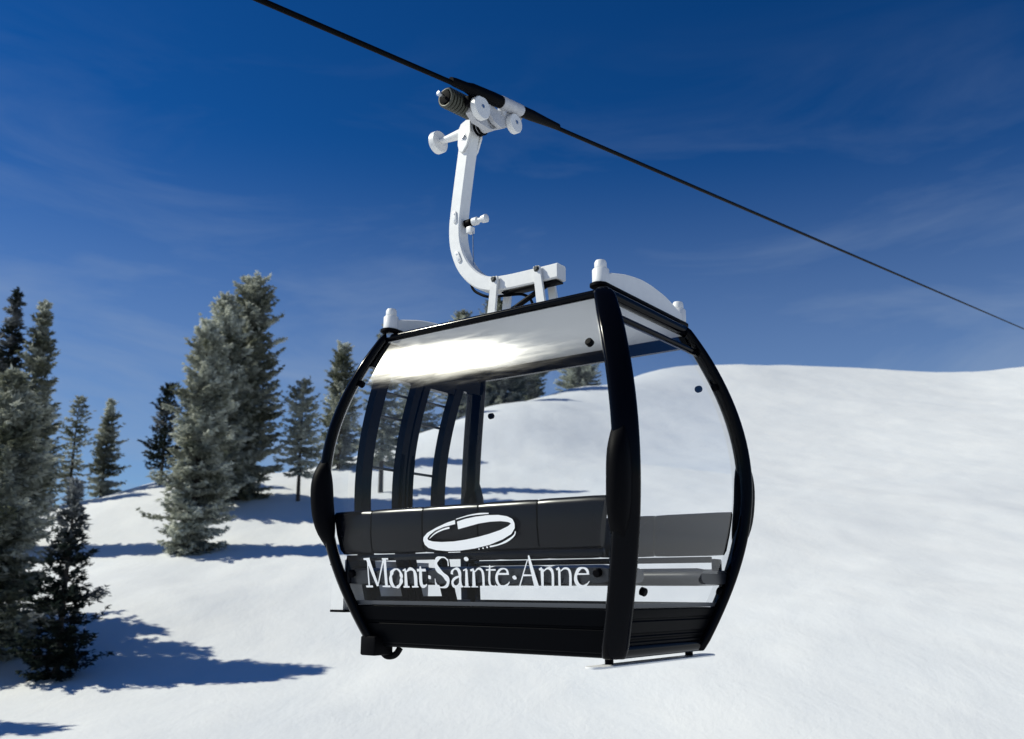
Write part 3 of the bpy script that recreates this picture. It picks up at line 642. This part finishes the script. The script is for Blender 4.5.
# clamp spring
s0 = Vector((-0.45, -0.455, 3.772)); sd = Vector((0, 0.995, 0.10)).normalized()
MB().lathe(s0, sd, [(0.012, 0.03), (0.014, 0.048), (0.016, 0.050), (0.33, 0.052), (0.33, 0.062), (0.345, 0.05)], 20).build('spring_core', M['rubber'], GR)
mb = MB(); hel = []
for i in range(9 * 20 + 1):
    a = 2 * math.pi * i / 20; u = sd.orthogonal().normalized(); w = sd.cross(u)
    hel.append(s0 + sd * (0.02 + 0.30 * i / 180) + (u * math.cos(a) + w * math.sin(a)) * 0.066)
mb.tube(hel, 0.0125, 8); mb.build('clamp_spring', M['spring'], GR, smooth=60)
MB().lathe(s0 - sd * 0.055, sd, [(0, 0.008), (0.002, 0.018), (0.022, 0.018), (0.024, 0.011), (0.06, 0.011)], 12).build('spring_rod', M['steel'], GR)
MB().lathe(s0 + sd * 0.34, sd, [(0, 0.03), (0.05, 0.03), (0.05, 0.02), (0.12, 0.02)], 14).build('spring_seat', M['cast'], GR)
# jaws closed on the rope: black sleeves and a pale shoe
def sleeve(name, mat, prof, n=18):
    b = rope(0) + Vector((0, 0, 0.012)); k = math.sqrt(1 + SL * SL)
    return MB().lathe(b, ydir, [(y * k, r) for y, r in prof], n).build(name, mat, GR, smooth=50)
sleeve('jaw', M['rubber'], [(-0.55, 0.026), (-0.50, 0.032), (-0.38, 0.036), (-0.32, 0.046), (-0.08, 0.050), (0.012, 0.048)])
sleeve('jaw_shoe', M['cast'], [(0.014, 0.043), (0.020, 0.050), (0.262, 0.048), (0.272, 0.043)])
sleeve('jaw', M['rubber'], [(0.274, 0.044), (0.40, 0.044), (0.60, 0.034), (0.78, 0.027)])
mb = MB(); p = rope(-0.24); mb.box((p.x - 0.05, p.y, p.z - 0.055), (0.05, 0.16, 0.07), rot=tilt, bev=0.01); mb.build('jaw_lever', M['rubber'], GR)

# ------------------------------------------------------------------ haul rope
rz = -0.643161; cg, sg_ = math.cos(rz), math.sin(rz); gl = Vector((0.133736, 6.021131, -0.347287))
def g2w(p): return Vector((p.x * cg - p.y * sg_, p.x * sg_ + p.y * cg, p.z)) + gl
o0 = g2w(rope(-26))
cabl = MB().tube([g2w(rope(y)) - o0 for y in (-26, -10, -3, 0, 3, 10, 26, 60)], 0.0175, 12).build('haul_cable', M['cable'], None)
cabl.location = o0
tag(cabl, 'black steel haul cable running down across the sky from upper left to right', 'cable')
# ------------------------------------------------------------------ trees
def conifer(name, label, base, height, radius, seed, bare=0.06, dense=1.0, shape=0.75, mat='sage', frost=0.35, droop=0.25, gap=0.15, top=0.0, blade=1.0, group='snowy conifers on the slope', lean=0.0):
    rs = np.random.RandomState(seed)
    root = empty(name, base, rs.rand() * 6.28); tag(root, label, 'tree', group)
    mb = MB(); tw = 0.012 * height + 0.04
    lx, ly = (rs.rand(2) - 0.5) * 0.02 * height
    trunk = lambda h: np.array([lx * math.sin(h / height * 2.2), ly * math.sin(h / height * 2.8), h])
    hs = np.linspace(-0.4, height * 0.985, 12)
    mb.tube([trunk(h) for h in hs], [max(0.012, tw * (1 - max(h, 0) / height) ** 0.85 + 0.008) for h in hs], 8)
    # tufts of needles along every branch
    TP, TD, TS, TF = [], [], [], []
    h = height * bare
    step = 0.34 / dense ** 0.5 * (0.55 + height / 26)
    sect = rs.rand(12)
    while h < height * 0.985:
        t = (h - height * bare) / (height * (1 - bare))
        env = (1 - t) ** shape * min(1.0, 0.62 + t * 3.0) * radius + 0.10 + top * (1 - t)
        env *= 0.80 + 0.42 * rs.rand()
        nb = max(3, int(round((4.5 + 3.5 * (1 - t)) * dense ** 0.5)))
        a0 = rs.rand() * 6.28
        for b in range(nb):
            if rs.rand() < gap: continue
            a = a0 + (b + rs.rand() * 0.7) * 6.283 / nb
            Lb = env * (0.62 + 0.5 * rs.rand()) * (0.8 + 0.35 * sect[int((a % 6.283) / 6.284 * 12)])
            el = -droop + t * 0.75 + (rs.rand() - 0.5) * 0.25
            d = np.array([math.cos(a) * math.cos(el), math.sin(a) * math.cos(el), math.sin(el)])
            side = np.array([-math.sin(a), math.cos(a), 0]); p0 = trunk(h + (rs.rand() - 0.5) * step)
            def bp(u): return p0 + d * (Lb * u) + np.array([0, 0, 1]) * (-0.10 * Lb * math.sin(u * 2.2) + 0.16 * Lb * u * u * u)
            if Lb > 0.35:
                mb.tube([bp(u) for u in (0, 0.45, 0.85)], [0.012 + 0.012 * Lb, 0.010 + 0.006 * Lb, 0.006], 4, cap=False)
            nt_ = max(3, int(Lb / 0.17 * dense ** 0.5))
            for k in range(nt_):
                u = 0.18 + 0.86 * (k + rs.rand()) / nt_
                wd = 0.34 * Lb * (1.06 - u) * (0.35 + u)
                for q in range(2 if u < 0.9 else 1):
                    off = (rs.rand() - 0.5) * 2 * wd
                    TP.append(bp(min(u, 1.03)) + side * off + np.array([0, 0, (rs.rand() - 0.62) * 0.16 * (0.6 + Lb * 0.3)]))
                    TD.append(d * (0.8) + side * (off / (wd + 1e-6)) * 0.7 + np.array([0, 0, -0.05]))
                    TS.append((0.75 + 0.5 * rs.rand()) * (0.20 + 0.010 * height) * blade)
        h += step * (0.8 + 0.4 * rs.rand()) * (1.15 - 0.45 * t)
    # a soft leader at the very top
    for k in range(14):
        TP.append(trunk(height * (0.955 + 0.045 * rs.rand()))); aa = rs.rand() * 6.28
        TD.append(np.array([math.cos(aa) * 0.6, math.sin(aa) * 0.6, 0.7])); TS.append(0.24 * blade)
    TP = np.array(TP); TD = np.array(TD); TS = np.array(TS); n = len(TP); nb = 8
    # rime sits in clumps: a slow field through the crown plus a per-tuft part
    fld = vnoise(TP[:, 0] * 0.9 + 40, TP[:, 2] * 1.3 + 9, seed) + vnoise(TP[:, 1] * 1.1 + 11, TP[:, 2] * 0.9 + 70, seed + 1)
    fr = np.clip(frost + (0.09 if mat == 'sage' else 0) + 0.8 * fld + (rs.rand(n) - 0.5) * 0.45, 0, 1) ** 1.25
    TPb = np.repeat(TP, nb, 0); TDb = np.repeat(TD, nb, 0); TSb = np.repeat(TS, nb)
    rd = rs.normal(size=(n * nb, 3)); rd[:, 2] *= 0.42
    dirv = TDb * 1.0 + rd * 0.75; dirv /= np.linalg.norm(dirv, axis=1, keepdims=True)
    wv = np.cross(dirv, rs.normal(size=(n * nb, 3)) * 0.55 + np.array([0, 0, 1.0])); wv /= np.linalg.norm(wv, axis=1, keepdims=True)
    ln = (TSb * (0.6 + 0.6 * rs.rand(n * nb)))[:, None]; wd = ln * 0.16
    st = TPb + rs.normal(size=(n * nb, 3)) * 0.04
    a = st - dirv * ln * 0.25; b = st + dirv * ln * 0.25 + wv * wd; c = st + dirv * ln * 0.8; e = st + dirv * ln * 0.25 - wv * wd
    V = np.stack([a, b, c, e], 1).reshape(-1, 3); nf = n * nb
    me = bpy.data.meshes.new('crown'); me.vertices.add(nf * 4); me.vertices.foreach_set('co', V.ravel())
    me.loops.add(nf * 4); me.loops.foreach_set('vertex_index', np.arange(nf * 4, dtype=np.int32))
    me.polygons.add(nf); me.polygons.foreach_set('loop_start', np.arange(0, nf * 4, 4, dtype=np.int32)); me.polygons.foreach_set('loop_total', np.full(nf, 4, dtype=np.int32))
    me.update(); me.validate()
    at_ = me.attributes.new('frost', 'FLOAT', 'FACE'); at_.data.foreach_set('value', np.repeat(np.clip(fr, 0, 1), nb) * (0.8 + 0.2 * rs.rand(nf)))
    me.materials.append(M[mat])
    cr = bpy.data.objects.new('crown', me); COL.objects.link(cr); cr.parent = root
    mb.build('trunk', M['bark'], root, smooth=60)
    return root
def plant(px, depth, top_px, halfw, label, seed, name='snowy_conifer', **kw):
    """tree standing on the snow in that direction; its crown reaches the height of photo row top_px"""
    c = at(px, 0.5 * (top_px + 480), depth); z = float(ground_z(c.x, c.y)[0]); t = at(px, top_px, depth)
    hgt = t.z - z
    return conifer(name, label, (c.x, c.y, z), hgt, halfw * depth / FPX, seed, **kw)
TREES = [
    # px, depth, top, half width px, label, kw
    (33, 60, 300, 34, 'tall rimed spruce with a narrow pale spire at the left edge', dict(dense=1.4, frost=0.42, shape=0.62)),
    (7, 36.0, 370, 66, 'broad bushy spruce filling the left edge below the pale spire', dict(dense=1.7, frost=0.36, shape=0.48, bare=0.02)),
    (4, 60, 288, 33, 'near black shaded spruce cut off by the left edge, darkest top there', dict(mat='dark', frost=0.02, dense=1.3, shape=0.75)),  # its shade is put into the near black needle colour
    (78, 34.5, 481, 50, 'small dark spruce with upturned boughs in front of the broad left one', dict(mat='dark', frost=-0.02, dense=1.05, shape=0.9, bare=0.03, droop=0.08, gap=0.12, name='dark_spruce')),  # stands in shadow, painted in through the dark needles
    (76, 80, 397, 21, 'thin open pine with a bare dark trunk on the left crest', dict(dense=0.8, gap=0.3, bare=0.12, frost=0.52, shape=0.42, name='open_pine')),
    (107, 82, 400, 18, 'dense narrow spruce alone on the left crest', dict(dense=1.3, frost=0.52, shape=0.5, bare=0.05)),
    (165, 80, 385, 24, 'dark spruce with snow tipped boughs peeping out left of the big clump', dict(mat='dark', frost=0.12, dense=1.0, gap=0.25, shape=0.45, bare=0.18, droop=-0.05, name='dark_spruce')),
    (201, 58, 322, 35, 'frosted spruce standing foremost in the big clump, long shadow at its foot', dict(dense=1.7, frost=0.52, shape=0.42, bare=0.01)),
    (220, 70, 293, 38, 'frosted spruce with a broken uneven top in the middle of the big clump', dict(dense=1.6, frost=0.46, shape=0.42)),
    (247, 74, 278, 38, 'tallest spruce of the big clump, dark on its right flank', dict(dense=2.0, frost=0.34, shape=0.34, bare=0.02)),
    (302, 74, 380, 23, 'open pine with a bare lower trunk right beside the cabin', dict(dense=1.1, gap=0.2, bare=0.24, frost=0.62, shape=0.35, name='open_pine')),
    (341, 92, 343, 25, 'dense spruce half hidden by the curved left edge of the cabin', dict(dense=1.4, frost=0.42, shape=0.42)),
    (384, 78, 322, 26, 'spruce with a bare foot seen through the door panes, tip beside the left roof buffer', dict(dense=1.0, frost=0.42, shape=0.5, bare=0.18, gap=0.2)),
    (414, 122, 348, 30, 'spruce behind the door glass with its top hidden by the roof glare', dict(dense=1.1, frost=0.36, shape=0.45)),
    (461, 136, 312, 30, 'spruce whose tip alone shows above the roof edge', dict(dense=1.3, frost=0.42, shape=0.45)),
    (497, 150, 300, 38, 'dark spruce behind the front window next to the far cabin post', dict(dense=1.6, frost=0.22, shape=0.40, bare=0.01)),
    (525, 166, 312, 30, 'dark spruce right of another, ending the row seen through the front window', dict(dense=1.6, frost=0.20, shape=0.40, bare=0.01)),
    (581, 186, 312, 25, 'pale rimed spruce standing apart on the crest, seen through the front window', dict(dense=1.6, frost=0.60, shape=0.36, bare=0.01)),
    (40, 77, 398, 30, 'spruce on the left crest hidden behind the tall pale spire', dict(dense=1.2, frost=0.38, shape=0.45)),
]
for i, (px, dp, tp, hw, lab, kw) in enumerate(TREES):
    plant(px, dp, tp, hw, lab, 100 + 7 * i, **kw)
# outside the frame on the left: their shadows fall into the picture
for i, (x, dp, h, rad) in enumerate([(-262, 27.6, 9.2, 3.2), (-80, 41.0, 9.8, 3.3), (-58, 38.6, 9.6, 3.4)]):
    c = at(x, 500, dp); z = float(ground_z(c.x, c.y)[0])
    conifer('snowy_conifer', ['short spruce just outside the left edge nearest the viewer', 'spruce outside the left edge beside the broad bushy one', 'spruce at the very left edge mostly hidden by the broad bushy one'][i],
            (c.x, c.y, z), h, rad, 500 + i, dense=1.0, frost=0.3, shape=0.6)
